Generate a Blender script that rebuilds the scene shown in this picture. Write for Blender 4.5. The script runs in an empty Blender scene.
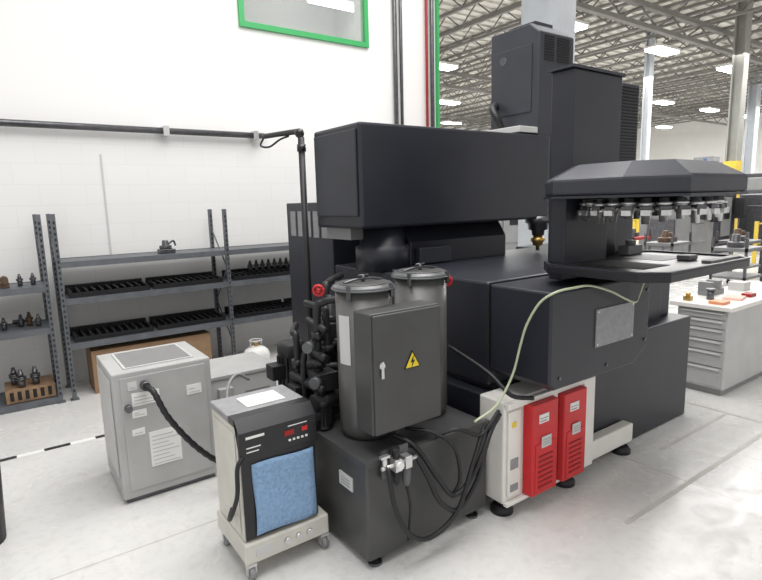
import bpy, bmesh, math, random
from mathutils import Vector, Matrix
random.seed(4)
S=bpy.context.scene
COL=S.collection
# ---------------------------------------------------------------- materials
def mat(name,c,rough=.5,metal=0,noise=0,scale=8,bump=0,emit=0,spec=.5,alpha=1):
    m=bpy.data.materials.new(name); m.use_nodes=True
    nt=m.node_tree; b=nt.nodes["Principled BSDF"]
    b.inputs["Base Color"].default_value=(*c,1)
    b.inputs["Roughness"].default_value=rough
    b.inputs["Metallic"].default_value=metal
    b.inputs["Specular IOR Level"].default_value=spec
    b.inputs["Alpha"].default_value=alpha
    if emit:
        b.inputs["Emission Color"].default_value=(*c,1); b.inputs["Emission Strength"].default_value=emit
    if noise or bump:
        tc=nt.nodes.new("ShaderNodeTexCoord"); n=nt.nodes.new("ShaderNodeTexNoise")
        n.inputs["Scale"].default_value=scale; n.inputs["Detail"].default_value=5
        nt.links.new(tc.outputs["Object"],n.inputs["Vector"])
        if noise:
            r=nt.nodes.new("ShaderNodeValToRGB")
            r.color_ramp.elements[0].position=.3; r.color_ramp.elements[1].position=.7
            r.color_ramp.elements[0].color=(*[max(0,v*(1-noise)) for v in c],1)
            r.color_ramp.elements[1].color=(*[min(1,v*(1+noise)) for v in c],1)
            nt.links.new(n.outputs["Fac"],r.inputs["Fac"]); nt.links.new(r.outputs["Color"],b.inputs["Base Color"])
        if bump:
            bp=nt.nodes.new("ShaderNodeBump"); bp.inputs["Strength"].default_value=bump; bp.inputs["Distance"].default_value=.01
            nt.links.new(n.outputs["Fac"],bp.inputs["Height"]); nt.links.new(bp.outputs["Normal"],b.inputs["Normal"])
    return m
M={}
M['char']=mat('charcoal_paint',(.018,.0195,.028),.40,0,.14,3,.04,spec=.5)
M['char2']=mat('charcoal_paint_light',(.031,.033,.043),.45,0,.12,4,.05,spec=.45)
M['tank']=mat('graphite_paint',(.060,.060,.061),.42,0,.15,4,.04)
M['can']=mat('canister_metallic_paint',(.12,.12,.118),.36,.35,.12,5,.03)
M['black']=mat('black_rubber',(.010,.010,.012),.5,0,.2,12)
M['blk_g']=mat('black_gloss',(.010,.010,.013),.3)
M['cream']=mat('white_base_paint',(.80,.78,.74),.4,0,.04,5)
M['red']=mat('red_paint',(.58,.02,.025),.4,0,.08,6)
M['redd']=mat('dark_red',(.3,.01,.012),.5)
M['steel']=mat('brushed_steel',(.68,.68,.68),.3,.85,.1,20)
M['dsteel']=mat('dark_steel',(.13,.13,.14),.35,.8,.2,15)
M['galv']=mat('shelf_steel',(.13,.14,.155),.5,.3,.15,10)
M['chl']=mat('chiller_grey',(.42,.42,.415),.5,0,.08,5)
M['chl2']=mat('cabinet_light_grey',(.52,.52,.51),.5,0,.06,5)
M['ivory']=mat('ivory_paint',(.60,.585,.53),.45,0,.08,6)
M['blue']=mat('blue_foam',(.24,.38,.58),.95,0,.16,60,.7)
M['white']=mat('white_sticker',(.8,.8,.78),.5)
M['grey']=mat('grey_print',(.3,.3,.3),.6)
M['lgrey']=mat('light_grey_trim',(.58,.58,.58),.6)
M['tape']=mat('worn_tape',(.50,.48,.45),.5,0,.12,6)
M['yel']=mat('yellow_paint',(.68,.49,.06),.5,0,.12,4)
M['yst']=mat('yellow_sticker',(.8,.6,.03),.5)
M['card']=mat('cardboard',(.30,.19,.11),.8,0,.12,10)
M['wood']=mat('wood',(.26,.16,.09),.6,0,.3,14)
M['rust']=mat('oiled_brown_steel',(.13,.085,.055),.45,.5,.3,14)
M['hose']=mat('green_hose',(.45,.50,.34),.4,0,.1,8)
M['brass']=mat('brass',(.5,.33,.1),.35,.8)
M['green']=mat('green_trim',(.05,.38,.12),.5)
M['orange']=mat('orange_plastic',(.7,.3,.15),.5)
M['pink']=mat('pink_paper',(.8,.5,.42),.7)
M['lab']=mat('grey_label',(.27,.27,.28),.5,0,.12,30)
M['pcol']=mat('painted_column',(.50,.53,.56),.5,0,.06,3)
M['bcol']=mat('grey_column',(.30,.30,.275),.5,0,.08,3)
M['bglass']=mat('dark_cover',(.10,.105,.11),.3)
M['vent']=mat('vent_black',(.01,.01,.01),.7)
M['lamp']=mat('lamp_diffuser',(1,1,1),.5,0,0,1,0,14)
M['truss']=mat('truss_steel',(.22,.21,.195),.6,0,.1,3)
M['deck']=mat('roof_deck',(.70,.68,.63),.7,0,.08,2)
M['midg']=mat('mid_grey_machine',(.20,.205,.21),.5,0,.1,3)
M['bbin']=mat('blue_bin',(.05,.10,.25),.5)
M['room']=mat('inner_room_paint',(.45,.46,.45),.7,0,.05,1)

def floor_mat():
    m=bpy.data.materials.new('epoxy_concrete'); m.use_nodes=True; nt=m.node_tree; b=nt.nodes["Principled BSDF"]
    tc=nt.nodes.new("ShaderNodeTexCoord")
    n1=nt.nodes.new("ShaderNodeTexNoise"); n1.inputs["Scale"].default_value=.9; n1.inputs["Detail"].default_value=8; n1.inputs["Roughness"].default_value=.65
    n2=nt.nodes.new("ShaderNodeTexNoise"); n2.inputs["Scale"].default_value=22; n2.inputs["Detail"].default_value=4
    n3=nt.nodes.new("ShaderNodeTexNoise"); n3.inputs["Scale"].default_value=3; n3.inputs["Detail"].default_value=6; n3.inputs["Distortion"].default_value=1.5
    r=nt.nodes.new("ShaderNodeValToRGB"); r.color_ramp.elements[0].position=.3; r.color_ramp.elements[1].position=.72
    r.color_ramp.elements[0].color=(.60,.595,.58,1); r.color_ramp.elements[1].color=(.72,.715,.70,1)
    mx=nt.nodes.new("ShaderNodeMixRGB"); mx.blend_type='MULTIPLY'; mx.inputs[0].default_value=.26
    r2=nt.nodes.new("ShaderNodeValToRGB"); r2.color_ramp.elements[0].position=.35; r2.color_ramp.elements[1].position=.5; r2.color_ramp.elements[0].color=(.72,.72,.71,1)
    r3=nt.nodes.new("ShaderNodeValToRGB"); r3.color_ramp.elements[0].position=.60; r3.color_ramp.elements[1].position=.74; r3.color_ramp.elements[0].color=(1,1,1,1); r3.color_ramp.elements[1].color=(.88,.87,.85,1)
    for n in (n1,n2,n3): nt.links.new(tc.outputs["Object"],n.inputs["Vector"])
    nt.links.new(n1.outputs["Fac"],r.inputs["Fac"]); nt.links.new(n2.outputs["Fac"],r2.inputs["Fac"]); nt.links.new(n3.outputs["Fac"],r3.inputs["Fac"])
    nt.links.new(r.outputs["Color"],mx.inputs[1]); nt.links.new(r2.outputs["Color"],mx.inputs[2])
    m0=nt.nodes.new("ShaderNodeMixRGB"); m0.blend_type='MULTIPLY'; m0.inputs[0].default_value=1
    nt.links.new(mx.outputs[0],m0.inputs[1]); nt.links.new(r3.outputs[0],m0.inputs[2])
    br=nt.nodes.new("ShaderNodeTexBrick"); br.offset=0; br.inputs["Scale"].default_value=1; br.inputs["Brick Width"].default_value=3.6; br.inputs["Row Height"].default_value=3.6
    br.inputs["Mortar Size"].default_value=.006; br.inputs["Color1"].default_value=(1,1,1,1); br.inputs["Color2"].default_value=(1,1,1,1); br.inputs["Mortar"].default_value=(.72,.71,.70,1)
    mp=nt.nodes.new("ShaderNodeMapping"); mp.inputs["Location"].default_value=(.3,.75,0)
    nt.links.new(tc.outputs["Object"],mp.inputs["Vector"]); nt.links.new(mp.outputs["Vector"],br.inputs["Vector"])
    m2=nt.nodes.new("ShaderNodeMixRGB"); m2.blend_type='MULTIPLY'; m2.inputs[0].default_value=1
    nt.links.new(m0.outputs["Color"],m2.inputs[1]); nt.links.new(br.outputs["Color"],m2.inputs[2])
    nt.links.new(m2.outputs["Color"],b.inputs["Base Color"])
    rr=nt.nodes.new("ShaderNodeMapRange"); rr.inputs[1].default_value=.3; rr.inputs[2].default_value=.7; rr.inputs[3].default_value=.14; rr.inputs[4].default_value=.34
    nt.links.new(n3.outputs["Fac"],rr.inputs[0]); nt.links.new(rr.outputs[0],b.inputs["Roughness"])
    return m
def wall_mat(name,c):
    m=bpy.data.materials.new(name); m.use_nodes=True; nt=m.node_tree; b=nt.nodes["Principled BSDF"]
    b.inputs["Roughness"].default_value=.7
    tc=nt.nodes.new("ShaderNodeTexCoord"); sp=nt.nodes.new("ShaderNodeSeparateXYZ"); cb=nt.nodes.new("ShaderNodeCombineXYZ")
    nt.links.new(tc.outputs["Object"],sp.inputs[0]); nt.links.new(sp.outputs[0],cb.inputs[0]); nt.links.new(sp.outputs[2],cb.inputs[1])
    br=nt.nodes.new("ShaderNodeTexBrick"); br.inputs["Scale"].default_value=1; br.inputs["Brick Width"].default_value=.4; br.inputs["Row Height"].default_value=.2; br.inputs["Mortar Size"].default_value=.005
    br.inputs["Color1"].default_value=(*c,1); br.inputs["Color2"].default_value=(*[v*.985 for v in c],1); br.inputs["Mortar"].default_value=(*[v*.95 for v in c],1)
    nt.links.new(cb.outputs[0],br.inputs["Vector"])
    gt=nt.nodes.new("ShaderNodeMath"); gt.operation='GREATER_THAN'; gt.inputs[1].default_value=2.55
    nt.links.new(sp.outputs[2],gt.inputs[0])
    mx=nt.nodes.new("ShaderNodeMixRGB"); mx.inputs[2].default_value=(*[min(1,v*1.03) for v in c],1)
    nt.links.new(gt.outputs[0],mx.inputs[0]); nt.links.new(br.outputs["Color"],mx.inputs[1])
    nt.links.new(mx.outputs[0],b.inputs["Base Color"])
    return m
M['floor']=floor_mat(); M['wall']=wall_mat('painted_block_wall',(.82,.815,.80)); M['wallw']=mat('white_panel',(.80,.79,.76),.6,0,.02,1)
M['pane']=mat('window_pane',(.46,.48,.47),.05,alpha=.3)

# ---------------------------------------------------------------- geometry builder
class G:
    def __init__(s): s.b=bmesh.new(); s.m=0
    def _f(s,fs):
        for f in fs: f.material_index=s.m
    def box(s,x0,x1,y0,y1,z0,z1,rz=0):
        cx,cy=(x0+x1)/2,(y0+y1)/2
        def R(x,y):
            dx,dy=x-cx,y-cy; c,k=math.cos(rz),math.sin(rz); return cx+dx*c-dy*k, cy+dx*k+dy*c
        v=[s.b.verts.new((*R(x,y),z)) for z in (z0,z1) for x,y in ((x0,y0),(x1,y0),(x1,y1),(x0,y1))]
        F=[(3,2,1,0),(4,5,6,7),(0,1,5,4),(1,2,6,5),(2,3,7,6),(3,0,4,7)]
        s._f([s.b.faces.new([v[i] for i in f]) for f in F]); return s
    def prism(s,pts,a0,a1,axis='z'):
        def mk(p,a):
            if axis=='z': return (p[0],p[1],a)
            if axis=='y': return (p[0],a,p[1])
            return (a,p[0],p[1])
        A=[s.b.verts.new(mk(p,a0)) for p in pts]; B=[s.b.verts.new(mk(p,a1)) for p in pts]; n=len(pts)
        fs=[s.b.faces.new(A[::-1]),s.b.faces.new(B)]
        for i in range(n): fs.append(s.b.faces.new([A[i],A[(i+1)%n],B[(i+1)%n],B[i]]))
        s._f(fs); bmesh.ops.recalc_face_normals(s.b,faces=fs); return s
    def loft(s,rings,cap=True):
        R=[[s.b.verts.new(p) for p in r] for r in rings]; n=len(R[0]); fs=[]
        for a,b in zip(R[:-1],R[1:]):
            for i in range(n): fs.append(s.b.faces.new([a[i],a[(i+1)%n],b[(i+1)%n],b[i]]))
        if cap: fs.append(s.b.faces.new(R[0][::-1])); fs.append(s.b.faces.new(R[-1]))
        s._f(fs); bmesh.ops.recalc_face_normals(s.b,faces=fs); return fs
    def cyl(s,p0,p1,r,r1=None,seg=20):
        return s.lathe(p0,p1,[(0,r),(1,r if r1 is None else r1)],seg)
    def lathe(s,p0,p1,prof,seg=20):
        p0=Vector(p0);p1=Vector(p1);d=p1-p0;L=d.length;d.normalize()
        u=d.orthogonal().normalized();w=d.cross(u); rings=[]
        for t,r in prof:
            c=p0+d*L*t; rings.append([c+(u*math.cos(2*math.pi*i/seg)+w*math.sin(2*math.pi*i/seg))*max(r,.0004) for i in range(seg)])
        fs=s.loft(rings)
        for f in fs[:-2]: f.smooth=True
        return s
    def tube(s,pts,r,seg=8,smooth=True,corr=0):
        P=[Vector(p) for p in pts]
        if smooth and len(P)>2:
            Q=[];E=[P[0]*2-P[1]]+P+[P[-1]*2-P[-2]]
            for i in range(1,len(E)-2):
                a,b,c,d=E[i-1:i+3]
                for k in range(8):
                    t=k/8; Q.append(.5*((2*b)+(c-a)*t+(2*a-5*b+4*c-d)*t*t+(3*b-a-3*c+d)*t**3))
            Q.append(P[-1]);P=Q
        rings=[];u=None
        for i,p in enumerate(P):
            d=(P[min(i+1,len(P)-1)]-P[max(i-1,0)])
            if d.length<1e-6: d=Vector((0,0,1))
            d.normalize()
            u=d.orthogonal().normalized() if u is None else (u-d*u.dot(d)).normalized()
            w=d.cross(u); rr=r*(1-corr*(i%2))
            rings.append([p+(u*math.cos(2*math.pi*k/seg)+w*math.sin(2*math.pi*k/seg))*rr for k in range(seg)])
        for f in s.loft(rings): f.smooth=True
        return s
    def ball(s,c,r,sz=1):
        ret=bmesh.ops.create_uvsphere(s.b,u_segments=14,v_segments=9,radius=r,matrix=Matrix.Translation(c)@Matrix.Diagonal((1,1,sz,1)))
        fs=set(f for v in ret['verts'] for f in v.link_faces)
        for f in fs: f.material_index=s.m; f.smooth=True
        return s
    def torus(s,c,axis,R,r,n=20):
        a=Vector(axis).normalized();u=a.orthogonal().normalized();w=a.cross(u);c=Vector(c)
        pts=[c+(u*math.cos(2*math.pi*i/n)+w*math.sin(2*math.pi*i/n))*R for i in range(n+1)]
        return s.tube(pts,r,6,False)
def thing(name,loc,label,cat,group=None):
    o=bpy.data.objects.new(name,None); o.location=loc; o.empty_display_size=.1; COL.objects.link(o)
    o["label"]=label;o["category"]=cat
    if group:o["group"]=group
    return o
def rootloc(o):
    while o.parent:o=o.parent
    return o.location
def part(par,name,g,mats,bevel=0,label=None):
    me=bpy.data.meshes.new(name); off=rootloc(par)
    bmesh.ops.translate(g.b,verts=g.b.verts,vec=-Vector(off)); g.b.to_mesh(me); g.b.free()
    for m in (mats if isinstance(mats,(list,tuple)) else [mats]): me.materials.append(M[m])
    o=bpy.data.objects.new(name,me); COL.objects.link(o); o.parent=par
    if bevel:
        b=o.modifiers.new('bevel','BEVEL'); b.width=bevel; b.segments=2; b.limit_method='ANGLE'; b.angle_limit=math.radians(50)
    if label:o["label"]=label
    return o
def solo(name,g,mats,label,cat,loc=(0,0,0),group=None,bevel=0):
    me=bpy.data.meshes.new(name); bmesh.ops.translate(g.b,verts=g.b.verts,vec=-Vector(loc)); g.b.to_mesh(me); g.b.free()
    for m in (mats if isinstance(mats,(list,tuple)) else [mats]): me.materials.append(M[m])
    o=bpy.data.objects.new(name,me); COL.objects.link(o); o.location=loc
    o["label"]=label;o["category"]=cat
    if group:o["group"]=group
    if bevel:
        b=o.modifiers.new('bevel','BEVEL'); b.width=bevel; b.segments=2; b.limit_method='ANGLE'
    return o
def struct(name,g,m):
    me=bpy.data.meshes.new(name); g.b.to_mesh(me); g.b.free()
    for k in (m if isinstance(m,(list,tuple)) else [m]): me.materials.append(M[k])
    o=bpy.data.objects.new(name,me); COL.objects.link(o); o["kind"]="structure"; return o
def dup(root,loc,rz=0,label=None,rot=None):
    n=root.copy(); n.location=loc; n.rotation_euler=rot or (0,0,rz); COL.objects.link(n)
    if label:n["label"]=label
    def rec(o,p):
        for c in o.children:
            k=c.copy(); k.parent=p; COL.objects.link(k); rec(c,k)
    rec(root,n); return n

# ---------------------------------------------------------------- room
WY=6.2
wx0,wx1,wz0,wz1=2.52,4.28,3.75,5.2; w=.06
struct('floor',G().box(-6,46,-8,33,-.1,0),'floor')
struct('wall_left',G().box(-6,wx0,WY,WY+.3,0,8.0).box(wx1,5.5,WY,WY+.3,0,8.0).box(wx0,wx1,WY,WY+.3,0,wz0).box(wx0,wx1,WY,WY+.3,wz1,8.0),'wall')
struct('wall_inner',G().box(1.5,5.05,8.2,8.3,3,6).box(1.4,1.5,6.5,8.3,3,6).box(5.05,5.15,6.5,8.3,3,6).box(1.4,5.15,6.5,8.3,5.5,5.6).box(1.4,5.15,6.5,8.3,3.0,3.1),'room')
struct('wall_back',G().box(-6,46,33,33.3,0,8.2),'wallw')
struct('wall_right',G().box(46,46.3,-8,33.3,0,8.2),'wallw')
g=G().box(5.5,46,-8,33,8,8.1)
for i in range(90): g.box(5.6,46,-7.8+i*.45,-7.8+i*.45+.2,7.93,8)
struct('ceiling',g,'deck')
g=G(); x0,x1,z0,z1=wx0,wx1,wz0,wz1
g.box(x0,x1,WY-.04,WY+.05,z0,z0+w).box(x0,x1,WY-.04,WY+.05,z1-w,z1).box(x0,x0+w,WY-.04,WY+.05,z0+w,z1-w).box(x1-w,x1,WY-.04,WY+.05,z0+w,z1-w)
g.m=1; g.box(x0+w,x1-w,WY+.0,WY+.008,z0+w,z1-w)
struct('window_1',g,['green','pane'])
il=thing('office_light',(4.5,7.35,4.66),"glowing ceiling light panel seen through the high window","ceiling light")
part(il,'housing',G().box(4.1,4.95,7.2,7.5,4.69,4.75),'white'); part(il,'diffuser',G().box(4.13,4.92,7.22,7.48,4.66,4.689),'lamp')
for x in (4.3,4.75): part(il,'hanger',G().cyl((x,7.35,4.75),(x,7.35,5.5),.01,seg=6),'truss')
g=G(); g.box(.96,.975,WY-.012,WY,1.2,2.3); struct('trim_1',g,'lgrey')
g=G(); g.cyl((4.70,WY-.05,0),(4.70,WY-.05,8),.03).cyl((4.80,WY-.05,0),(4.80,WY-.05,8),.022); struct('trim_2',g,'dsteel')
g=G(); g.cyl((5.35,WY-.06,0),(5.35,WY-.06,8),.03); struct('trim_3',g,'dsteel')
g=G(); g.cyl((5.25,WY-.06,0),(5.25,WY-.06,8),.02); struct('trim_4',g,'redd')
g=G(); g.box(5.46,5.5,WY-.05,WY,2.4,8); struct('trim_5',g,'green')
n=6
for i in range(30):
    X=6.6+i*1.3; g=G(); 
    g.box(X-.05,X+.05,-6,32.9,7.82,7.9).box(X-.05,X+.05,-6,32.9,7.2,7.28)
    y=-6;k=0
    while y<32:
        a,b=(7.27,7.83) if k%2==0 else (7.83,7.27)
        g.tube([(X,y,a),(X,y+.7,b)],.024,4,False); y+=.7;k+=1
    struct('trim_%d'%n,g,'truss'); n+=1
for Y in (9,18,27):
    g=G(); g.box(5.6,45.9,Y-.08,Y+.08,6.5,6.62).box(5.6,45.9,Y-.08,Y+.08,7.05,7.19)
    x=5.8;k=0
    while x<44.5:
        a,b=(6.62,7.05) if k%2==0 else (7.05,6.62)
        g.tube([(x,Y,a),(x+.9,Y,b)],.03,4,False); x+=.9;k+=1
    struct('trim_%d'%n,g,'truss'); n+=1
lr=thing('ceiling_light',(9,5,6.8),"long white fluorescent high-bay fixture hanging from roof trusses","ceiling light","hall high-bay lights")
part(lr,'housing',G().box(8.3,9.7,4.7,5.3,6.8,6.88),'white')
part(lr,'diffuser',G().box(8.34,9.66,4.74,5.26,6.73,6.799),'lamp')
for x in (8.6,9.4): part(lr,'hanger',G().cyl((x,5,6.88),(x,5,7.3),.01,seg=6),'truss')
for i in range(7):
    for j in range(5):
        if i or j: dup(lr,(9+i*5.5,5+j*5.6,6.8))
def column(x,y,w,ytop,label,m='pcol'):
    r=thing('building_column',(x,y,0),label,'column')
    g=G(); g.box(x-w/2,x+w/2,y-w/2,y-w/2+.05,0,7.9).box(x-w/2,x+w/2,y+w/2-.05,y+w/2,0,7.9).box(x-.03,x+.03,y-w/2+.05,y+w/2-.05,0,7.9)
    part(r,'steel_section',g,m)
    if ytop:
        part(r,'guard_sleeve',G().box(x-w/2-.03,x+w/2+.03,y-w/2-.03,y+w/2+.03,0,ytop),'yel',label="yellow impact guard")
column(20.5,8.25,.36,2.8,"grey steel building column with yellow painted base",'bcol')
column(21.0,11.6,.25,2.9,"thin pale steel building column with yellow painted base")
column(33,12.5,.45,2.4,"distant pale steel building column with yellow base")
r=thing('building_column',(7.6,5.9,0),"wide pale blue-grey boxed building column","column")
part(r,'box_section',G().box(7.3,7.9,5.6,6.2,0,7.9),'pcol',.01)

# ---------------------------------------------------------------- wall pipe and drop
r=thing('conduit_pipe',(0,6.12,2.5),"dark horizontal conduit pipe clipped along the white wall","pipe")
g=G(); g.cyl((-5.9,6.12,2.55),(2.72,6.12,2.55),.033,seg=12); part(r,'pipe',g,'dsteel')
for x in (-2,.1,1.6,2.6): part(r,'bracket',G().box(x-.03,x+.03,6.08,6.197,2.5,2.6),'steel')
X_,Y_=1.86,3.56
r=thing('drop_pipe',(X_,Y_,0),"black vertical drop pipe with short arm and hanging cables","pipe")
part(r,'riser',G().cyl((X_,Y_,.02),(X_,Y_,2.22),.024,seg=12),'black')
part(r,'arm',G().tube([(X_,Y_,2.22),(X_,Y_+.04,2.26),(X_,Y_+.12,2.27),(X_-.02,Y_+.6,2.29)],.02,10),'black')
part(r,'elbow',G().ball((X_,Y_+.02,2.25),.035),'blk_g')
part(r,'pipe_collar',G().cyl((X_,Y_,2.12),(X_,Y_,2.17),.032),'blk_g')
part(r,'base_flange',G().cyl((X_,Y_,0),(X_,Y_,.02),.08),'blk_g')
part(r,'cable',G().tube([(X_-.02,Y_+.6,2.28),(X_-.04,Y_+.62,2.22),(X_-.02,Y_+.5,2.20),(X_,Y_+.35,2.24),(X_,Y_+.2,2.25)],.008),'black')

# ---------------------------------------------------------------- shelving
def rack(x0,x1,levels,label,frames):
    r=thing('storage_rack',((x0+x1)/2,5.85,0),label,'shelving')
    for X in frames:
        for Y in (5.62,6.08):
            g=G(); g.box(X-.017,X+.017,Y-.025,Y-.02,0,1.72).box(X-.017,X-.012,Y-.02,Y+.02,0,1.72).box(X-.035,X+.035,Y-.04,Y+.04,0,.006)
            g.m=1
            for k in range(32): g.box(X-.007,X+.007,Y-.028,Y-.0255,.08+k*.05,.105+k*.05)
            part(r,'upright',g,['galv','vent'])
        part(r,'cross_brace',G().tube([(X,5.64,.3),(X,6.06,.7),(X,5.64,1.1),(X,6.06,1.5)],.008,4,False),'galv')
    for z in levels:
        g=G(); g.box(x0,x1,5.6,5.63,z-.055,z).box(x0,x1,6.07,6.1,z-.055,z).box(x0,x1,5.63,6.07,z-.02,z-.004)
        part(r,'shelf',g,'galv')
    return r
rack(.44,3.55,(.53,.95,1.29),"grey steel boltless storage rack with slotted trays against white wall",(.44,1.99,3.53))
rack(-1.2,.34,(.06,.71,1.09),"grey steel storage rack holding tool holders and metal parts",(-1.18,.33))
def tray(x0,x1,z,label):
    r=thing('tool_tray',((x0+x1)/2,5.85,z),label,'tool tray','slotted trays on storage rack')
    g=G(); g.box(x0,x1,5.66,5.68,z,z+.04).box(x0,x1,6.0,6.03,z,z+.08)
    nn=int((x1-x0)/.06)
    for k in range(nn):
        x=x0+.01+k*(x1-x0-.04)/(nn-1); g.box(x,x+.018,5.68,6.0,z+.01,z+.055)
    part(r,'slotted_rail',g,'black')
for z in (.53,.95):
    for x0 in (.5,1.24,2.06,2.8): tray(x0,x0+.7,z,"black slotted tool tray lying on grey rack shelf")
def holder(loc,label,group=None,s=1,m1='dsteel',m2=None):
    x,y,z=loc; r=thing('tool_holder',loc,label,'tool holder',group)
    part(r,'taper',G().lathe((x,y,z),(x,y,z+.075*s),[(0,.032*s),(.75,.034*s),(1,.03*s)],12),m1)
    part(r,'flange',G().lathe((x,y,z+.075*s),(x,y,z+.11*s),[(0,.035*s),(0,.045*s),(.4,.045*s),(.45,.04*s),(.55,.04*s),(.6,.045*s),(1,.045*s)],14),m2 or ('dsteel' if s<1 else 'steel'))
    part(r,'collet_nut',G().lathe((x,y,z+.11*s),(x,y,z+.18*s),[(0,.026*s),(.5,.026*s),(.55,.018*s),(1,.016*s)],12),m1)
    return r
h0=holder((2.33,5.85,1.006),"dark steel tool holder standing on slotted tray","tool holders on tray",.7)
for k in range(1,14): dup(h0,(2.33+.075*k,5.85,1.006))
h1=holder((.24,5.78,.71),"worn steel tool holder on lower rack shelf","tool holders on lower shelf",.62)
h1b=holder((.24-.065,5.86,.71),"brown oiled steel tool holder on lower rack shelf","tool holders on lower shelf",.7,'rust','rust')
for k in range(2,22):
    if k%5==3: dup(h1,(.24-.065*k,5.97,.74),rot=(0,math.pi/2,0))
    elif k%2: dup(h1b,(.24-.065*k,5.70+.08*(k%3),.71))
    else: dup(h1,(.24-.065*k,5.70+.08*(k%3),.71))
h2=holder((.24,5.8,1.09),"machined steel part on rack shelf","machined parts on rack shelf",.6)
for k in (1,5,6,8,9,10,12): dup(h2,(.24-.1*k,5.75+.1*((k*7)%3)/2,1.09))
h3=holder((.16,5.75,.182),"tall steel tool holder standing on wooden crate","tool holders on crate",.9)
dup(h3,(-.0,5.85,.182)); dup(h3,(.05,5.72,.182)); dup(h3,(-.3,5.8,.06)); dup(h3,(-.45,5.75,.06)); dup(h3,(-.22,5.72,.06))
g=G(); g.lathe((-.10,5.78,1.09),(-.10,5.78,1.19),[(0,.06),(.75,.06),(.76,.08),(1,.08)])
solo('steel_hub',g,'dsteel',"round flanged steel hub on rack shelf",'machined part',(-.10,5.78,1.09))
g=G(); g.box(-.01,.06,5.74,5.84,1.09,1.13).cyl((.025,5.72,1.155),(.025,5.86,1.155),.032)
solo('bearing_block',g,'rust',"brown cast bearing block on rack shelf",'machined part',(.02,5.79,1.09))
g=G(); g.prism([(-.35,1.091),(-.29,1.091),(-.29,1.15),(-.33,1.17)],5.9,5.98,'y')
solo('bearing_block',g,'midg',"grey wedge shaped metal bracket on rack shelf",'machined part',(-.32,5.94,1.09))
r=thing('wooden_crate',(.12,5.82,.06),"small brown wooden crate with dark slots on bottom shelf",'crate')
g=G(); g.box(-.08,.30,5.65,6.0,.062,.18); g.m=1
for k in range(6): g.box(-.05+k*.058,-.02+k*.058,5.645,5.652,.085,.165)
part(r,'crate_body',g,['wood','vent'],.004)
r=thing('fixture_block',(1.42,5.8,1.29),"small dark steel fixture with handle on top shelf",'fixture')
part(r,'block',G().box(1.35,1.5,5.74,5.88,1.29,1.33).lathe((1.42,5.81,1.33),(1.42,5.81,1.42),[(0,.06),(.4,.06),(.45,.035),(1,.03)],12),'dsteel',.004)
part(r,'handle',G().tube([(1.45,5.81,1.38),(1.50,5.81,1.41),(1.52,5.81,1.36)],.01),'dsteel')
r=thing('cardboard_box',(1.17,5.87,0),"long brown cardboard box on floor beneath storage rack",'box')
part(r,'carton',G().box(.62,1.76,5.66,6.05,.001,.42),'card',.004)
part(r,'flap_seam',G().box(.625,1.755,5.85,5.86,.42,.423),'wood')
gx,gy=2.08,5.2
r=thing('gas_tank',(gx,gy,0),"small rounded white gas cylinder standing on floor",'gas tank')
part(r,'vessel',G().lathe((gx,gy,.02),(gx,gy,.31),[(0,.09),(.06,.12),(.15,.135),(.7,.135),(.85,.12),(.95,.08),(1,.04)],24),'white')
part(r,'collar',G().torus((gx,gy,.37),(0,0,1),.06,.008,20).cyl((gx+.06,gy,.29),(gx+.06,gy,.37),.007,seg=8).cyl((gx-.06,gy,.29),(gx-.06,gy,.37),.007,seg=8),'lgrey')
part(r,'valve',G().cyl((gx,gy,.31),(gx,gy,.36),.022,seg=10),'brass')
part(r,'foot_ring',G().cyl((gx,gy,0),(gx,gy,.02),.1),'steel')

# ---------------------------------------------------------------- large chiller
r=thing('industrial_chiller',(.73,3.6,0),"large light grey sheet metal chiller cabinet with stickers and vented top",'chiller')
part(r,'cabinet',G().box(.45,1.02,3.33,3.87,.03,.81),'chl',.008)
part(r,'plinth',G().box(.47,1.0,3.35,3.85,.0,.03),'dsteel')
g=G(); g.box(.53,.94,3.40,3.81,.811,.816); g.m=1
for k in range(18): g.box(.545,.925,3.42+k*.021,3.43+k*.021,.816,.82)
part(r,'top_grille',g,['chl2','grey'])
part(r,'side_panel',G().box(.442,.449,3.38,3.82,.16,.76),'chl2',.003)
part(r,'front_panel',G().box(.49,.985,3.323,3.329,.08,.78),'chl',.003)
def sheet(a,b,c,d,nl,m='white',m2='chl'):
    g=G(); g.box(a,b,3.319,3.3225,c,d); g.m=1
    for k in range(nl):
        z=c+.012+k*(d-c-.02)/nl; g.box(a+.012,b-.012-.03*(k%3),3.3178,3.3188,z,z+.004)
    return part(r,'sticker',g,[m,m2])
sheet(.545,.70,.60,.68,3); sheet(.62,.80,.20,.42,8); sheet(.54,.62,.53,.575,2); sheet(.53,.6,.42,.46,1); sheet(.86,.95,.6,.66,2); sheet(.53,.58,.70,.75,2,'lgrey','grey')
part(r,'outlet_valve',G().cyl((.62,3.33,.72),(.62,3.27,.72),.026),'dsteel')
part(r,'outlet_valve',G().cyl((.52,3.33,.6),(.52,3.28,.6),.02),'dsteel')
r=thing('hydraulic_cabinet',(1.3,3.8,0),"low pale grey steel cabinet behind the cooling hoses",'cabinet')
part(r,'cabinet',G().box(1.06,1.56,3.55,4.0,.04,.58),'chl2',.01)
part(r,'lid',G().box(1.05,1.57,3.54,4.01,.58,.60),'chl')
for k in range(4):
    part(r,'louvre',G().box(1.32,1.50,3.542,3.549,.30+k*.05,.312+k*.05),'grey')
part(r,'plinth',G().box(1.08,1.54,3.57,3.98,0,.04),'dsteel')
part(r,'junction_box',G().box(1.12,1.22,3.50,3.549,.4,.52),'chl',.004)
r=thing('coolant_hose',(.72,3.1,0),"black corrugated coolant hose draped from chiller",'hose')
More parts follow.
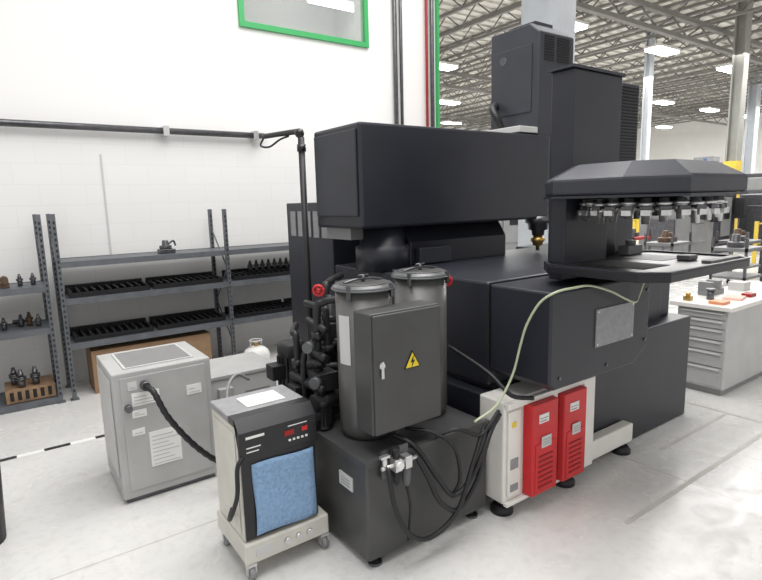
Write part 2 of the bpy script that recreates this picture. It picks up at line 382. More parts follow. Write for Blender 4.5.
part(r,'hose',G().tube([(.62,3.265,.72),(.645,3.2,.7),(.70,3.15,.55),(.82,3.12,.36),(.95,3.10,.22),(1.1,3.1,.12),(1.24,3.12,.02)],.019,8,True,.18),'black')
r=thing('coolant_hose',(1.1,3.2,0),"thin grey cable looped beside the grey cabinet",'hose')
part(r,'hose',G().tube([(1.32,3.48,.56),(1.22,3.42,.63),(1.13,3.35,.58),(1.08,3.25,.42),(1.09,3.2,.22),(1.17,3.2,.08),(1.24,3.3,.012)],.011,8),'grey')
# ---------------------------------------------------------------- small cooler on casters
x0,x1,y0,y1=.79,1.18,2.27,2.62
r=thing('oil_cooler',(1.0,2.43,0),"ivory and black oil cooler on casters with blue filter pad",'cooler')
part(r,'cabinet',G().box(x0,x1,y0,y1,.19,.75),'ivory',.008)
part(r,'top_cap',G().box(x0-.005,x1+.005,y0+.10,y1+.005,.751,.785),'lab',.008)
part(r,'front_bezel',G().prism([(y0-.022,.60),(y0-.001,.60),(y0-.001,.752),(y0+.099,.752),(y0+.099,.787),(y0+.03,.787),(y0-.022,.735)],x0-.003,x1+.003,'x'),'blk_g',.003,label="black sloped control panel")
g=G(); g.box(x0+.11,x1-.08,y0+.14,y1-.06,.786,.789); g.m=1
for k in range(4): g.box(x0+.13,x1-.11,y0+.16+k*.025,y0+.165+k*.025,.789,.7895)
part(r,'top_label',g,['white','grey'])
part(r,'filter_surround',G().box(x0+.005,x1-.005,y0-.012,y0-.001,.2,.599),'blk_g',.003)
part(r,'digital_display',G().box(x0+.22,x0+.27,y0-.026,y0-.0225,.665,.69),'redd')
part(r,'power_switch',G().box(x0+.31,x0+.34,y0-.028,y0-.0225,.67,.69),'red')
for k in range(5): part(r,'button',G().box(x0+.24+k*.022,x0+.252+k*.022,y0-.026,y0-.0225,.635,.645),'white')
part(r,'panel_print',G().box(x0+.03,x0+.12,y0-.024,y0-.0225,.70,.712).box(x0+.03,x0+.10,y0-.024,y0-.0225,.655,.66).box(x0+.03,x0+.09,y0-.024,y0-.0225,.635,.64).box(x0+.24,x0+.34,y0-.024,y0-.0225,.708,.712),'white')
g=G()
NX,NZ=10,14; vs=[]
for j in range(NZ+1):
    row=[]
    for i in range(NX+1):
        u=i/NX;v=j/NZ
        row.append(g.b.verts.new((x0+.055+u*(x1-x0-.075)+.004*math.sin(v*5),y0-.022-.004*math.sin(v*6+u*2),.215+v*.355+.004*math.sin(u*6))))
    vs.append(row)
for j in range(NZ):
    for i in range(NX): g.b.faces.new([vs[j][i],vs[j][i+1],vs[j+1][i+1],vs[j+1][i]]).smooth=True
fp=part(r,'filter_pad',g,'blue',label="blue foam air filter pad"); so=fp.modifiers.new('thick','SOLIDIFY'); so.thickness=.008; so.offset=-1
part(r,'control_base',G().box(x0-.01,x1+.045,y0-.03,y1+.02,.085,.19),'ivory',.01,label="ivory base with control knobs")
for k in range(3):
    part(r,'knob',G().cyl((x0+.20+k*.06,y0-.03,.14),(x0+.20+k*.06,y0-.046,.14),.015,seg=14),'steel')
part(r,'nameplate',G().box(x0+.04,x0+.12,y0-.034,y0-.0305,.12,.16),'lgrey')
part(r,'side_panel',G().box(x0-.005,x0-.001,y0+.03,y1-.03,.23,.72),'ivory',.002)
for cx_ in (x0+.02,x1+.02):
    for cy_ in (y0-.005,y1-.02):
        w_=part(r,'caster',G().box(cx_-.022,cx_+.022,cy_-.022,cy_+.022,.07,.085).box(cx_-.022,cx_-.016,cy_-.015,cy_+.015,.025,.07).box(cx_+.016,cx_+.022,cy_-.015,cy_+.015,.025,.07),'steel')
        part(w_,'wheel',G().cyl((cx_-.014,cy_,.034),(cx_+.014,cy_,.034),.034,seg=18),'lab')
part(r,'hose',G().tube([(x0+.01,y0-.02,.62),(x0-.02,y0-.03,.58),(x0-.03,y0-.03,.45),(x0-.05,y0+.02,.33),(x0-.03,y0+.1,.28),(x0,y0+.14,.3)],.011),'black')

# ---------------------------------------------------------------- coolant tank
T=thing('coolant_tank',(1.7,2.4,0),"dark grey coolant tank unit with filter canisters, pumps and control box",'coolant tank')
part(T,'tank',G().box(1.28,2.08,1.96,3.15,.045,.55),'tank',.012)
part(T,'rim',G().box(1.27,2.085,1.95,1.975,.53,.558).box(1.27,1.29,1.975,3.15,.53,.558),'tank')
for x in (1.34,2.0):
    for y in (2.0,3.05): part(T,'leveling_foot',G().cyl((x,y,0),(x,y,.012),.035,seg=14).cyl((x,y,.012),(x,y,.06),.012,seg=10),'dsteel')
g=G(); g.box(1.272,1.279,2.08,2.2,.36,.43); g.m=1
for k in range(3): g.box(1.27,1.272,2.1,2.18,.375+k*.016,.379+k*.016)
part(T,'name_plate',g,['lgrey','grey'])
def canister(x,y,zt,r_):
    c=part(T,'filter_canister',G().lathe((x,y,.555),(x,y,zt),[(0,r_*.9),(.06,r_),(1,r_)],32),'can')
    part(c,'lid',G().lathe((x,y,zt),(x,y,zt+.028),[(0,r_*1.09),(.6,r_*1.09),(.65,r_*1.02),(1,r_*.99)],32),'bglass',label="flat dark round lid with clamp rim")
    part(c,'lid_plate',G().lathe((x,y,zt+.028),(x,y,zt+.033),[(0,r_*.9),(1,r_*.88)],32),'can')
    part(c,'rim_ring',G().torus((x,y,zt+.003),(0,0,1),r_*1.1,.005,36),'bglass')
    part(c,'lid_clamp',G().tube([(x-r_*.8,y,zt+.035),(x-r_*.3,y,zt+.047),(x+r_*.3,y,zt+.047),(x+r_*.8,y,zt+.035)],.007).cyl((x,y,zt+.033),(x,y,zt+.065),.01).cyl((x-.03,y,zt+.065),(x+.03,y,zt+.065),.006),'dsteel')
    for k in range(4):
        a=k*math.pi/2+.5; part(c,'latch',G().box(x+math.cos(a)*r_*1.08-.008,x+math.cos(a)*r_*1.08+.008,y+math.sin(a)*r_*1.08-.008,y+math.sin(a)*r_*1.08+.008,zt-.035,zt+.03),'dsteel')
    return c
canister(1.50,2.27,1.32,.145)
canister(1.90,2.30,1.34,.145)
g=G(); 
pts=[(1.50+math.cos(a)*.147,2.27+math.sin(a)*.147) for a in [math.radians(176+i*6) for i in range(6)]]
g.loft([[(p[0],p[1],.95) for p in pts],[(p[0],p[1],1.2) for p in pts]],False); part(T,'canister_label',g,'lgrey')
B=part(T,'control_box',G().box(1.345,1.765,1.99,2.135,.655,1.245),'tank',.008)
part(B,'door',G().box(1.352,1.758,1.972,1.989,.662,1.238),'tank',.006)
part(B,'lock',G().cyl((1.39,1.972,1.0),(1.39,1.962,1.0),.015,seg=14).box(1.383,1.397,1.96,1.966,.94,1.02),'steel')
g=G(); c=(1.57,.985); R=.058
tri=[(c[0]+R*math.cos(math.radians(90+120*i)),c[1]+R*math.sin(math.radians(90+120*i))) for i in range(3)]
g.m=1; g.prism(tri,1.968,1.9715,'y'); g.m=0
tri2=[(c[0]+(p[0]-c[0])*.82,c[1]+(p[1]-c[1])*.82) for p in tri]; g.prism(tri2,1.966,1.9679,'y')
g.m=1; g.prism([(c[0]+.008,c[1]+.033),(c[0]-.013,c[1]+.002),(c[0]+.0,c[1]+.002),(c[0]-.007,c[1]-.022),(c[0]+.014,c[1]+.010),(c[0]+.001,c[1]+.010)],1.964,1.9659,'y')
part(B,'warning_sign',g,['yst','vent'],label="yellow high voltage warning triangle with black lightning bolt")
for x in (1.5,1.6): part(B,'cable_gland',G().cyl((x,2.05,.61),(x,2.05,.655),.02),'black')
part(T,'regulator_bracket',G().box(1.35,1.51,1.938,1.949,.46,.60),'dsteel')
RG=part(T,'air_regulator',G().box(1.395,1.435,1.885,1.935,.50,.56).box(1.455,1.495,1.885,1.935,.50,.56).cyl((1.33,1.91,.53),(1.54,1.91,.53),.010),'steel',.003)
part(RG,'regulator_knob',G().lathe((1.415,1.91,.56),(1.415,1.91,.615),[(0,.014),(.3,.014),(.35,.019),(1,.019)],14),'black')
part(RG,'filter_bowl',G().lathe((1.475,1.91,.40),(1.475,1.91,.50),[(0,.008),(.1,.016),(.3,.022),(1,.022)],16),'bglass')
part(RG,'filter_bowl',G().lathe((1.415,1.91,.43),(1.415,1.91,.50),[(0,.008),(.2,.018),(1,.018)],16),'black')
part(RG,'pressure_gauge',G().cyl((1.415,1.885,.535),(1.415,1.868,.535),.018),'white')
part(RG,'shutoff_valve',G().cyl((1.35,1.91,.53),(1.35,1.91,.58),.012).box(1.325,1.375,1.9,1.92,.58,.592),'steel')
def pump(x,y,zb,h,r_):
    c=part(T,'pump_motor',G().lathe((x,y,zb),(x,y,zb+h),[(0,r_*1.15),(.08,r_*1.15),(.1,r_),(.8,r_),(.82,r_*1.06),(.95,r_*1.02),(1,r_*.8)],24),'black')
    g=G()
    for k in range(16):
        a=k*math.pi/8; g.box(x+math.cos(a)*r_*1.04-.004,x+math.cos(a)*r_*1.04+.004,y+math.sin(a)*r_*1.04-.004,y+math.sin(a)*r_*1.04+.004,zb+h*.14,zb+h*.76)
    part(c,'cooling_fin',g,'black'); part(c,'terminal_box',G().box(x-r_-.07,x-r_*.7,y-.05,y+.05,zb+h*.4,zb+h*.65),'black',.005)
pump(1.42,2.98,.555,.36,.085); pump(1.40,2.66,.555,.30,.075); pump(1.62,2.8,.555,.4,.08); pump(1.33,2.45,.555,.16,.045)
pump(1.60,2.55,.555,.44,.07)
for pts,rr in (([(1.35,2.5,.56),(1.35,2.5,1.15),(1.38,2.48,1.23),(1.45,2.42,1.25)],.02),
    ([(1.44,2.56,.56),(1.44,2.56,1.12),(1.44,2.6,1.17),(1.44,2.8,1.18)],.018),
    ([(1.33,2.72,.6),(1.33,2.72,.98),(1.34,2.78,1.02),(1.42,2.9,1.03)],.02),
    ([(1.55,2.75,.56),(1.55,2.75,1.2),(1.6,2.8,1.28),(1.75,2.9,1.3)],.022),
    ([(1.50,2.62,.7),(1.50,2.62,1.24)],.018),([(1.30,2.58,.56),(1.30,2.58,.92),(1.34,2.54,.96)],.016),
    ([(1.33,2.4,.95),(1.36,2.6,.95),(1.45,2.75,.95)],.022),([(1.33,2.62,.85),(1.5,2.5,.85)],.026),([(1.31,2.4,.78),(1.31,2.75,.78)],.024),([(1.34,2.4,1.10),(1.40,2.7,1.10)],.018)):
    part(T,'coolant_pipe',G().tube(pts,rr,10),'black')
for p in ((1.35,2.5,.9),(1.35,2.5,1.05),(1.44,2.56,.95),(1.35,2.5,.72),(1.55,2.75,1.1),(1.55,2.75,.95),(1.33,2.72,.85),(1.50,2.62,1.1),(1.50,2.62,.95),(1.44,2.56,.8)): part(T,'pipe_coupling',G().cyl((p[0],p[1],p[2]-.025),(p[0],p[1],p[2]+.025),.034,seg=14),'blk_g')
part(T,'valve_block',G().box(1.3,1.42,2.42,2.54,.76,.86),'black',.005)
part(T,'valve_block',G().box(1.38,1.5,2.55,2.66,1.0,1.09),'black',.005)
part(T,'valve_block',G().cyl((1.28,2.46,.70),(1.45,2.46,.70),.045).cyl((1.29,2.52,.62),(1.5,2.52,.62),.04),'black')
for c,ax in (((1.35,2.47,1.30),(1,1,.3)),((2.045,2.24,1.30),(.6,1,.5))):
    g=G(); g.torus(c,ax,.028,.007,18); a=Vector(ax).normalized();u=a.orthogonal().normalized()
    g.tube([Vector(c)-u*.028,Vector(c)+u*.028],.005,6,False); w_=a.cross(u); g.tube([Vector(c)-w_*.028,Vector(c)+w_*.028],.005,6,False); g.cyl(Vector(c)-a*.012,Vector(c)+a*.012,.01,seg=10)
    part(T,'valve_handwheel',g,'red',label="red valve handwheel")
part(T,'valve_stem',G().tube([(2.03,2.3,1.2),(2.04,2.27,1.25),(2.045,2.24,1.30)],.012),'dsteel')
for c in ((1.3,2.44,.82),(1.3,2.5,1.0)):
    part(T,'pressure_gauge',G().cyl((c[0],c[1],c[2]),(c[0]-.03,c[1]-.02,c[2]),.03,seg=18),'bglass')
for pts,rr in (([(1.54,1.91,.53),(1.58,1.87,.42),(1.64,1.85,.28),(1.76,1.85,.20),(1.88,1.84,.32),(1.94,1.84,.48),(2.0,1.85,.58),(2.08,1.87,.62)],.013),
               ([(1.5,2.05,.61),(1.56,1.94,.56),(1.64,1.87,.40),(1.74,1.86,.28),(1.85,1.84,.36),(1.93,1.83,.50),(2.0,1.85,.57),(2.08,1.88,.60)],.013),
               ([(1.36,1.9,.53),(1.37,1.86,.34),(1.45,1.85,.18),(1.58,1.85,.12),(1.74,1.84,.2),(1.84,1.84,.4),(1.93,1.86,.54),(2.0,1.9,.57)],.012),
               ([(1.6,2.05,.61),(1.68,1.95,.60),(1.76,1.88,.52),(1.78,1.86,.36),(1.74,1.88,.26)],.010),
               ([(1.7,1.96,.57),(1.8,1.9,.6),(1.92,1.86,.55),(1.99,1.85,.60),(2.07,1.87,.64)],.011),
               ([(1.475,1.91,.40),(1.48,1.89,.3),(1.47,1.9,.12)],.007)):
    part(T,'air_hose',G().tube(pts,rr),'black')

# ---------------------------------------------------------------- machining centre
C=thing('machining_center',(3.0,2.6,0),"large charcoal CNC machining center on white base with side tool magazine",'machine tool')
base=part(C,'base',G().box(2.1,2.88,1.86,2.04,.09,.68).box(2.88,3.44,1.88,1.96,.07,.20),'cream',.01)
part(C,'rear_base',G().box(2.14,2.86,2.05,3.3,.06,.66),'char',.01)
part(base,'access_panel',G().box(2.125,2.225,1.845,1.859,.13,.62),'cream',.005)
part(base,'rating_plate',G().box(2.15,2.18,1.84,1.8449,.53,.56),'yst')
part(base,'rating_plate',G().box(2.14,2.2,1.84,1.8449,.29,.35),'lab')
part(base,'rating_plate',G().box(2.14,2.2,1.84,1.8449,.16,.2),'lab')
part(base,'corner_frame',G().box(2.77,2.88,1.825,1.859,.1,.67).box(2.10,2.77,1.825,1.859,.645,.675).box(2.10,2.77,1.83,1.859,.085,.105).box(2.486,2.522,1.83,1.859,.106,.644),'cream',.004)
for i,(a,b) in enumerate(((2.255,2.475),(2.53,2.745))):
    rb=part(C,'red_cabinet',G().box(a,b,1.79,1.859,.107,.643),'red',.008,label="narrow red electrical drive cabinet")
    part(rb,'recess_panel',G().box(a+.025,b-.025,1.786,1.7899,.12,.41),'red',.003)
    g=G(); g.box(a+.05,a+.13,1.785,1.7895,.53,.58); g.m=1; g.box(a+.055,a+.12,1.784,1.785,.555,.56); g.box(a+.055,a+.11,1.784,1.785,.538,.545)
    part(rb,'label_plate',g,['white','grey'])
    g=G()
    for k in range(7): g.box(a+.05,b-.05,1.782,1.7859,.15+k*.03,.16+k*.03)
    part(rb,'vent_slot',g,'redd')
    g=G(); g.box(a+.07,b-.07,1.781,1.7855,.385,.45); g.m=1
    for k in range(3): g.box(a+.08,b-.08,1.780,1.781,.40+k*.014,.404+k*.014)
    part(rb,'label_plate',g,['lgrey','grey'])
for x,y in ((2.17,1.93),(2.7,1.90),(3.36,1.92),(2.2,3.1),(4.2,2.1)):
    part(C,'leveling_foot',G().lathe((x,y,0),(x,y,.05),[(0,.065),(.5,.065),(1,.045)],20).cyl((x,y,.05),(x,y,.1),.022,seg=12),'black')
part(C,'splash_guard',G().box(2.98,4.36,1.965,3.4,.005,.81),'char',.01)
part(C,'side_cover',G().box(3.25,4.28,2.1,3.3,.81,1.26),'char2',.01)
part(C,'enclosure',G().box(2.2,4.1,2.07,3.3,.69,1.295),'char',.015)
part(C,'front_enclosure',G().prism([(2.24,.77),(2.98,.77),(3.13,.86),(3.13,1.285),(2.2,1.285),(2.2,.81)],1.65,2.06,'y'),'char',.012)
part(C,'enclosure_bottom',G().prism([(2.07,.6),(2.6,.5),(3.2,.5),(3.2,.69),(2.07,.69)],2.24,2.95,'x'),'char')
part(C,'rear_cover',G().box(2.12,2.6,2.6,3.6,.25,1.28),'char2',.01)
PL=part(C,'inspection_label',G().box(2.58,2.95,1.643,1.6495,.94,1.15),'lab',label="grey metal plate on dark cover")
for x in (2.595,2.935):
    for z in (.955,1.135): part(PL,'rivet',G().cyl((x,1.643,z),(x,1.64,z),.006,seg=8),'steel')
for x,z in ((2.28,.83),(3.09,.9),(3.09,1.2),(2.7,.82)): part(C,'bolt',G().cyl((x,1.65,z),(x,1.643,z),.009,seg=10),'dsteel')
part(C,'panel_seam',G().box(2.192,2.2,2.06,2.07,.72,1.28),'vent')
U=part(C,'upper_housing',G().box(1.92,3.8,2.9,3.49,1.58,2.25),'char',.018)
part(U,'end_cover',G().box(1.905,1.92,2.93,3.46,1.66,2.21),'char2',.006)
part(U,'lower_lip',G().box(1.96,2.1,3.1,3.42,1.5,1.58),'midg')
part(C,'cross_saddle',G().prism([(3.02,1.28),(3.5,1.28),(3.5,1.575),(3.10,1.575),(3.02,1.46)],2.4,3.42,'x'),'char',.02)
part(C,'saddle_drum',G().lathe((2.22,3.1,1.28),(2.22,3.1,1.575),[(0,.19),(.55,.19),(.6,.16),(1,.16)],32),'char')
part(C,'saddle_bracket',G().box(2.45,2.75,2.96,3.019,1.30,1.42),'char2',.01)
K=part(C,'electrical_cabinet',G().box(2.12,3.4,3.62,4.4,.25,1.76),'char2',.01)
for k in range(5):
    part(K,'vent_slot',G().box(2.112,2.119,3.68+k*.135,3.77+k*.135,1.48,1.69),'lab')
part(C,'cabinet_support',G().box(2.2,3.4,3.7,4.3,0,.25),'dsteel')
sh=part(C,'spindle_head',G().prism([(3.0,1.6),(3.47,1.6),(3.47,3.14),(3.05,3.14),(2.95,3.06),(2.95,1.6)],3.70,4.15,'x'),'char2',.012)
g=G()
for k in range(10): g.box(3.92,4.08,2.942,2.949,2.85+k*.02,2.858+k*.02)
for k in range(10): g.box(3.76,3.88,2.942,2.949,2.85+k*.02,2.858+k*.02)
part(sh,'vent_slot',g,'vent')
part(sh,'side_door',G().box(3.692,3.7,3.02,3.42,2.45,2.98),'char2',.004)
part(sh,'motor_cap',G().box(3.85,4.08,3.12,3.4,3.14,3.2),'char2')
part(sh,'badge',G().cyl((3.7,3.32,2.9),(3.688,3.32,2.9),.035,seg=18),'dsteel')
part(sh,'ledge',G().box(3.48,3.7,2.95,3.45,2.27,2.32),'chl2',.005)
part(sh,'cable_duct',G().tube([(3.66,3.3,2.33),(3.6,3.3,2.42),(3.6,3.35,2.5),(3.69,3.4,2.55)],.035,10,True,.15),'black')
SP=part(C,'spindle_nose',G().lathe((3.74,2.96,1.44),(3.74,2.96,1.60),[(0,.05),(.25,.055),(.3,.08),(.6,.085),(.65,.105),(1,.11)],24),'dsteel')
part(SP,'tool_in_spindle',G().lathe((3.74,2.96,1.31),(3.74,2.96,1.44),[(0,.014),(.3,.016),(.35,.04),(.55,.045),(.6,.06),(.8,.06),(.85,.04),(1,.04)],16),'brass')
part(C,'work_column',G().box(4.2,4.7,3.1,3.6,.8,1.28),'char',.015)
A=part(C,'magazine_column',G().box(2.68,3.16,1.9,2.05,1.295,2.45),'char',.01)
part(A,'column_cap',G().box(2.66,3.17,1.89,2.06,2.45,2.465),'char2')
part(A,'side_housing',G().box(3.16,3.40,1.93,2.2,1.295,2.43),'char2',.008)
g=G()
for k in range(30): g.box(3.18,3.38,1.922,1.9299,1.85+k*.019,1.857+k*.019)
part(A,'louvre',g,'vent')
part(A,'support_post',G().box(2.50,2.90,1.80,1.899,1.30,1.80),'char',.008)
def ring(z,cx_,cy_,hx,hy,ch):
    return [(cx_-hx,cy_-hy+ch,z),(cx_-hx+ch,cy_-hy,z),(cx_+hx-ch,cy_-hy,z),(cx_+hx,cy_-hy+ch,z),(cx_+hx,cy_+hy-ch,z),(cx_+hx-ch,cy_+hy,z),(cx_-hx+ch,cy_+hy,z),(cx_-hx,cy_+hy-ch,z)]
cxm,cym=2.79,1.55
g=G(); g.loft([ring(1.755,cxm,cym,.49,.385,.2),ring(1.835,cxm,cym,.49,.385,.2),ring(1.91,cxm,cym,.34,.27,.13)])
MG=part(C,'tool_magazine',g,'char2',.012)
g=G(); g.loft([ring(1.742,cxm,cym,.495,.39,.2),ring(1.754,cxm,cym,.495,.39,.2)]); part(MG,'cover_skirt',g,'char')
dx=2.88
part(MG,'hub',G().lathe((dx,cym,1.64),(dx,cym,1.74),[(0,.05),(.4,.05),(.45,.16),(1,.16)],24),'char2')
part(MG,'tool_disc',G().lathe((dx,cym,1.69),(dx,cym,1.72),[(0,.27),(1,.27)],40),'dsteel')
NT=26
for k in range(NT):
    a=2*math.pi*k/NT; x=dx+math.cos(a)*.34; y=cym+math.sin(a)*.315
    g=G(); g.lathe((x,y,1.61+.012*(k%3)),(x,y,1.735),[(0,.018),(.3,.020),(.32,.027),(.45,.028),(.47,.036),(.6,.036),(.62,.028),(.7,.028),(.72,.036),(.84,.036),(.85,.022),(1,.022)],14)
    tl=part(MG,'tool_holder',g,['steel'])
    part(tl,'gripper',G().box(x-.036,x+.036,y-.028,y+.028,1.678,1.698,a),'dsteel',.003)
    part(tl,'gripper_finger',G().box(x+math.cos(a)*.038-.008,x+math.cos(a)*.038+.008,y+math.sin(a)*.038-.022,y+math.sin(a)*.038+.022,1.652,1.678,a),'steel')
g=G(); tc_=(2.89,1.56); O=ring(0,*tc_,.52,.35,.10)
def zz(r_,z): return [(p[0],p[1],z) for p in r_]
g.loft([zz(O,1.352),zz(O,1.392)])
TR=part(MG,'lower_tray',g,'blk_g',.004)
g=G(); O2=ring(0,*tc_,.50,.33,.09); g.loft([zz(O,1.3925),zz(O,1.402),zz(O2,1.402),zz(O2,1.3925),zz(O,1.3925)],False); part(TR,'tray_rim',g,'char')
part(TR,'recess_panel',G().box(2.55,2.80,1.38,1.74,1.3925,1.394),'vent'); part(TR,'recess_panel',G().box(2.96,3.22,1.50,1.74,1.3925,1.394),'lab')
part(TR,'drive_block',G().box(3.04,3.14,1.40,1.47,1.393,1.42),'midg',.006)
part(TR,'drive_block',G().box(3.1,3.26,1.78,1.85,1.393,1.45).cyl((3.18,1.815,1.45),(3.18,1.815,1.48),.03),'midg',.006)
part(TR,'arm_plate',G().box(3.0,3.34,1.27,1.32,1.393,1.405),'lab')
part(C,'hose',G().tube([(2.97,1.58,1.355),(2.94,1.61,1.2),(2.88,1.60,1.16),(2.78,1.60,1.19),(2.63,1.60,1.25),(2.45,1.60,1.30),(2.32,1.60,1.305),(2.20,1.62,1.295),(2.15,1.68,1.24),(2.14,1.75,1.12),(2.14,1.79,1.0),(2.13,1.82,.863),(2.09,1.84,.76),(2.02,1.85,.68),(1.9,1.88,.62)],.0062),'hose',label="yellow-green coolant hose")
part(C,'hose',G().tube([(2.11,2.3,.9),(2.11,2.0,.82),(2.11,1.88,.76),(2.13,1.82,.72),(2.25,1.79,.69)],.012),'black')

# ---------------------------------------------------------------- workbench
Wb=thing('workbench',(5.5,2.2,0),"grey drawer workbench with pale top beside the machine",'workbench')
part(Wb,'cabinet',G().box(4.97,6.6,1.94,2.36,.06,.76),'chl2',.006)
part(Wb,'plinth',G().box(5.0,6.58,1.97,2.33,0,.06),'grey')
part(Wb,'worktop',G().box(4.93,6.65,1.9,2.42,.76,.80),'cream',.006)
zs=[.08,.26,.40,.50,.60,.68,.755]
for a,b in zip(zs[:-1],zs[1:]):
    d=part(Wb,'drawer',G().box(4.955,4.9695,1.96,2.34,a,b-.01),'chl',.003)
    part(d,'handle',G().box(4.945,4.955,1.98,2.32,b-.03,b-.018),'lgrey')
def item(name,x,y,z,g,m,lab,cat,grp=None): solo(name,g,m,lab,cat,(x,y,z),grp)
item('parts_tray',5.07,2.06,.801,G().box(5.0,5.14,2.0,2.12,.801,.825),'orange',"small orange plastic parts tray on bench top",'tray')
item('folded_cloth',5.4,2.1,.801,G().box(5.3,5.5,2.0,2.15,.801,.82,.2),'pink',"folded pink shop cloth on bench top",'cloth')
item('parts_box',5.95,2.25,.801,G().box(5.87,6.03,2.18,2.32,.801,.88),'chl2',"small grey parts box on bench top",'box')
item('bench_block',5.05,2.3,.801,G().box(5.01,5.07,2.28,2.34,.801,.84).cyl((5.04,2.31,.84),(5.04,2.31,.87),.02),'brass',"small brass fixture block on bench top",'block')
item('bench_block',5.22,2.2,.801,G().cyl((5.22,2.2,.801),(5.22,2.2,.88),.03).cyl((5.22,2.2,.88),(5.22,2.2,.90),.04),'dsteel',"dark round steel fixture on bench top",'block')
item('bench_block',5.6,2.05,.801,G().box(5.56,5.68,2.0,2.08,.801,.83),'redd',"small dark red box on bench top",'block')
r=thing('bench_vise',(5.5,2.33,.801),"grey machinist vise sitting on bench top",'vise')
part(r,'vise_body',G().box(5.37,5.65,2.26,2.38,.801,.85).box(5.37,5.43,2.26,2.38,.85,.93).box(5.53,5.59,2.26,2.38,.85,.93),'midg',.005)
part(r,'screw_handle',G().cyl((5.65,2.32,.83),(5.75,2.32,.83),.012).cyl((5.74,2.32,.803),(5.74,2.32,.89),.008),'steel')

# ---------------------------------------------------------------- hall contents
def fence(x0,x1,y,label):
    r=thing('guard_rail',((x0+x1)/2,y,0),label,'guard rail','yellow guard rails')
    k=int((x1-x0)/1.6)+1
    for i in range(k+1):
        x=x0+(x1-x0)*i/k; part(r,'post',G().box(x-.025,x+.025,y-.04,y+.04,0,1.05),'yel')
    for z in (.5,.98): part(r,'rail',G().box(x0,x1,y-.06,y-.041,z,z+.035),'yel')
fence(15,19,5.4,"yellow steel guard rail along factory aisle")
fence(13.5,19,9.2,"yellow steel guard rail further down aisle")
def cnc(x,y,w,d,h,m,label):
    r=thing('factory_machine',(x,y,0),label,'machine')
    part(r,'housing',G().box(x-w/2,x+w/2,y-d/2,y+d/2,.1,h),m,.03); part(r,'base',G().box(x-w/2+.05,x+w/2-.05,y-d/2+.05,y+d/2-.05,0,.1),'dsteel')
    part(r,'door',G().box(x-w*.3,x+w*.2,y-d/2-.03,y-d/2-.001,.5,h*.85),'midg',.01)
    part(r,'window',G().box(x-w*.2,x+w*.1,y-d/2-.04,y-d/2-.031,1.0,h*.7),'blk_g')
    part(r,'side_panel',G().box(x-w/2-.03,x-w/2-.001,y-d*.3,y+d*.3,.4,h*.8),'dsteel',.01)
    part(r,'control_pendant',G().box(x+w*.3,x+w*.42,y-d/2-.25,y-d/2-.031,1.0,1.6),'black',.01)
cnc(22,13,3,2.2,2.2,'chl2',"pale grey enclosed machine tool in the hall")
cnc(27,16,3.2,2.2,2.4,'white',"white enclosed machine tool in the hall")
cnc(15,7.3,1.6,1.2,1.4,'midg',"mid grey machine beside the aisle")
cnc(19.5,6.6,1.8,1.2,1.7,'dsteel',"dark machine beside yellow column")
cnc(12.5,11.5,2.6,2,2.1,'midg',"grey machining enclosure across the hall")
cnc(25,8.6,2.6,2,2.3,'midg',"grey enclosed lathe deep in the hall")
cnc(30,10.2,2.6,2,2.6,'dsteel',"dark enclosed machining center deep in the hall")
cnc(17.5,7.6,1.2,1.0,1.9,'char2',"dark tall control cabinet beside the aisle")
def prack(x,y,label):
    r=thing('pallet_rack',(x,y,0),label,'rack','pallet racks')
    for xx in (x-1.3,x+1.3):
        for yy in (y-.5,y+.5): part(r,'upright',G().box(xx-.05,xx+.05,yy-.05,yy+.05,0,3.2),'bbin')
    for z in (.3,1.4,2.5): part(r,'beam',G().box(x-1.3,x+1.3,y-.55,y+.55,z,z+.1),'truss')
    for z in (.4,1.5,2.6):
        for k in range(3):
            h=random.uniform(.4,.8); m=random.choice(['card','chl2','midg','card','dsteel'])
            solo('storage_carton',G().box(x-1.15+k*.78,x-.5+k*.78,y-.4,y+.4,z+.001,z+h),m,"stored carton on pallet rack shelf",'carton',(x-.8+k*.78,y,z),'cartons on pallet racks')
prack(26,11.5,"blue steel pallet rack loaded with cartons"); prack(30,12.8,"blue steel pallet rack further away"); prack(16.5,13,"blue pallet rack across the hall")
for i,(x,y,c) in enumerate(((11.2,4.3,'midg'),(12.8,4.9,'dsteel'),(12.6,7.2,'redd'),(11.6,5.8,'midg'))):
    r=thing('equipment_cart',(x,y,0),"wheeled steel equipment cart in aisle",'cart')
    part(r,'upper_deck',G().box(x-.4,x+.4,y-.3,y+.3,.7,.76),c); part(r,'lower_deck',G().box(x-.4,x+.4,y-.3,y+.3,.2,.24),c)
    for a in (-.38,.38):
        for b in (-.28,.28):
            part(r,'corner_post',G().box(x+a-.02,x+a+.02,y+b-.02,y+b+.02,.08,.95),'dsteel')
            part(r,'wheel',G().cyl((x+a,y+b-.02,.04),(x+a,y+b+.02,.04),.04),'black')
    part(r,'load',G().lathe((x-.12,y,.76),(x-.12,y,1.0),[(0,.14),(.4,.14),(.45,.08),(1,.06)],16).box(x+.05,x+.2,y-.1,y+.1,.76,.86).cyl((x+.12,y,.86),(x+.12,y,.95),.05),'rust' if i%2 else 'dsteel',.005)

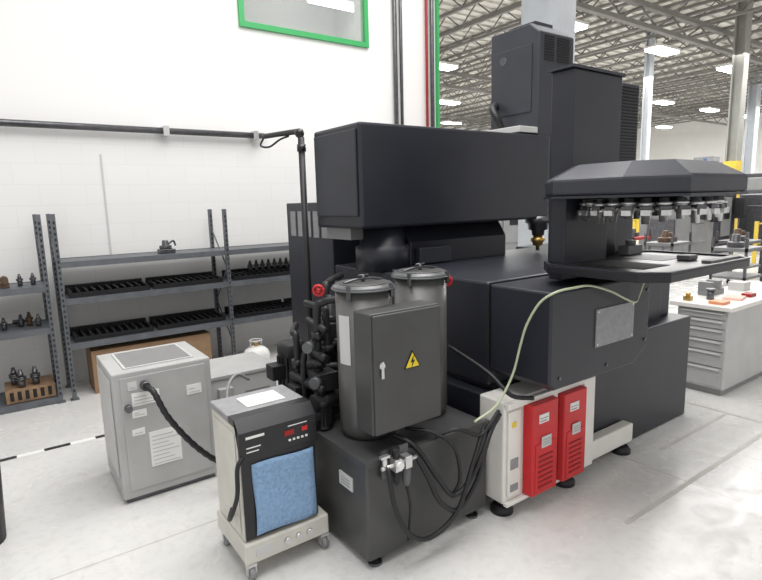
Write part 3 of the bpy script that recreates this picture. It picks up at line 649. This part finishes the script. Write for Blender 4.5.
# ---------------------------------------------------------------- floor tape
g=G()
for k in range(9):
    g.m=k%2; g.box(-.9+k*.17,-.9+k*.17+.17,4.51,4.56,.0005,.0015)
solo('floor_tape',g,['dsteel','white'],"black and white dashed safety tape stuck on floor",'floor tape',(-.15,4.53,0))
solo('floor_tape',G().box(2.6,6.2,1.42,1.45,.0005,.0015),'tape',"faint worn grey marking tape line on floor",'floor tape',(4.5,1.43,0))
solo('floor_tape',G().box(4.62,4.65,1.451,3.2,.0005,.0015),'tape',"short worn grey tape strip on floor",'floor tape',(4.63,2.1,0))
solo('floor_tape',G().box(3.6,4.6,1.75,1.775,.0005,.0015),'tape',"thin worn grey tape line beside machine base",'floor tape',(4.1,1.76,0))
bx=-.262
r=thing('waste_bin',(bx,3.42,0),"black plastic bin near the chiller",'bin')
part(r,'bin_body',G().lathe((bx,3.42,0),(bx,3.42,.56),[(0,.13),(1,.155)],24),'black'); part(r,'rim',G().torus((bx,3.42,.56),(0,0,1),.155,.008,28),'blk_g')

# ---------------------------------------------------------------- light
w=bpy.data.worlds.new('world'); S.world=w; w.use_nodes=True
w.node_tree.nodes["Background"].inputs[0].default_value=(1,.99,.98,1); w.node_tree.nodes["Background"].inputs[1].default_value=.78
def area(loc,sx,sy,e,rot=(0,0,0)):
    l=bpy.data.lights.new('area','AREA'); l.shape='RECTANGLE'; l.size=sx; l.size_y=sy; l.energy=e; l.color=(1,.985,.965)
    o=bpy.data.objects.new('area_light',l); o.location=loc; o.rotation_euler=rot; COL.objects.link(o)
area((1.5,1.8,5.5),4,3,235); area((3.8,3.7,6.2),3,2.5,165); area((3.5,7.3,5.3),2,1.2,25)
for X in (14,24,34):
    for Y in (8,20): area((X,Y,6.2),8,8,1000)
# ---------------------------------------------------------------- camera
P_=math.atan(88/540);R_=math.radians(1.5);A_=math.radians(35.34)
def yaw(v): 
    a,b,c=v; return Vector((a*math.cos(A_)+b*math.sin(A_),-a*math.sin(A_)+b*math.cos(A_),c))
right=yaw((math.cos(R_),-math.sin(R_)*math.sin(P_),-math.sin(R_)*math.cos(P_)))
up=yaw((math.sin(R_),math.cos(R_)*math.sin(P_),math.cos(R_)*math.cos(P_)))
back=-yaw((0,math.cos(P_),-math.sin(P_)))
cd=bpy.data.cameras.new('camera'); cd.sensor_width=36; cd.lens=540/762*36; cd.clip_end=200
co=bpy.data.objects.new('camera',cd); COL.objects.link(co)
mw=Matrix((right,up,back)).transposed().to_4x4(); mw.translation=Vector((0,0,1.75)); co.matrix_world=mw
S.camera=co
S.view_settings.view_transform='Standard'
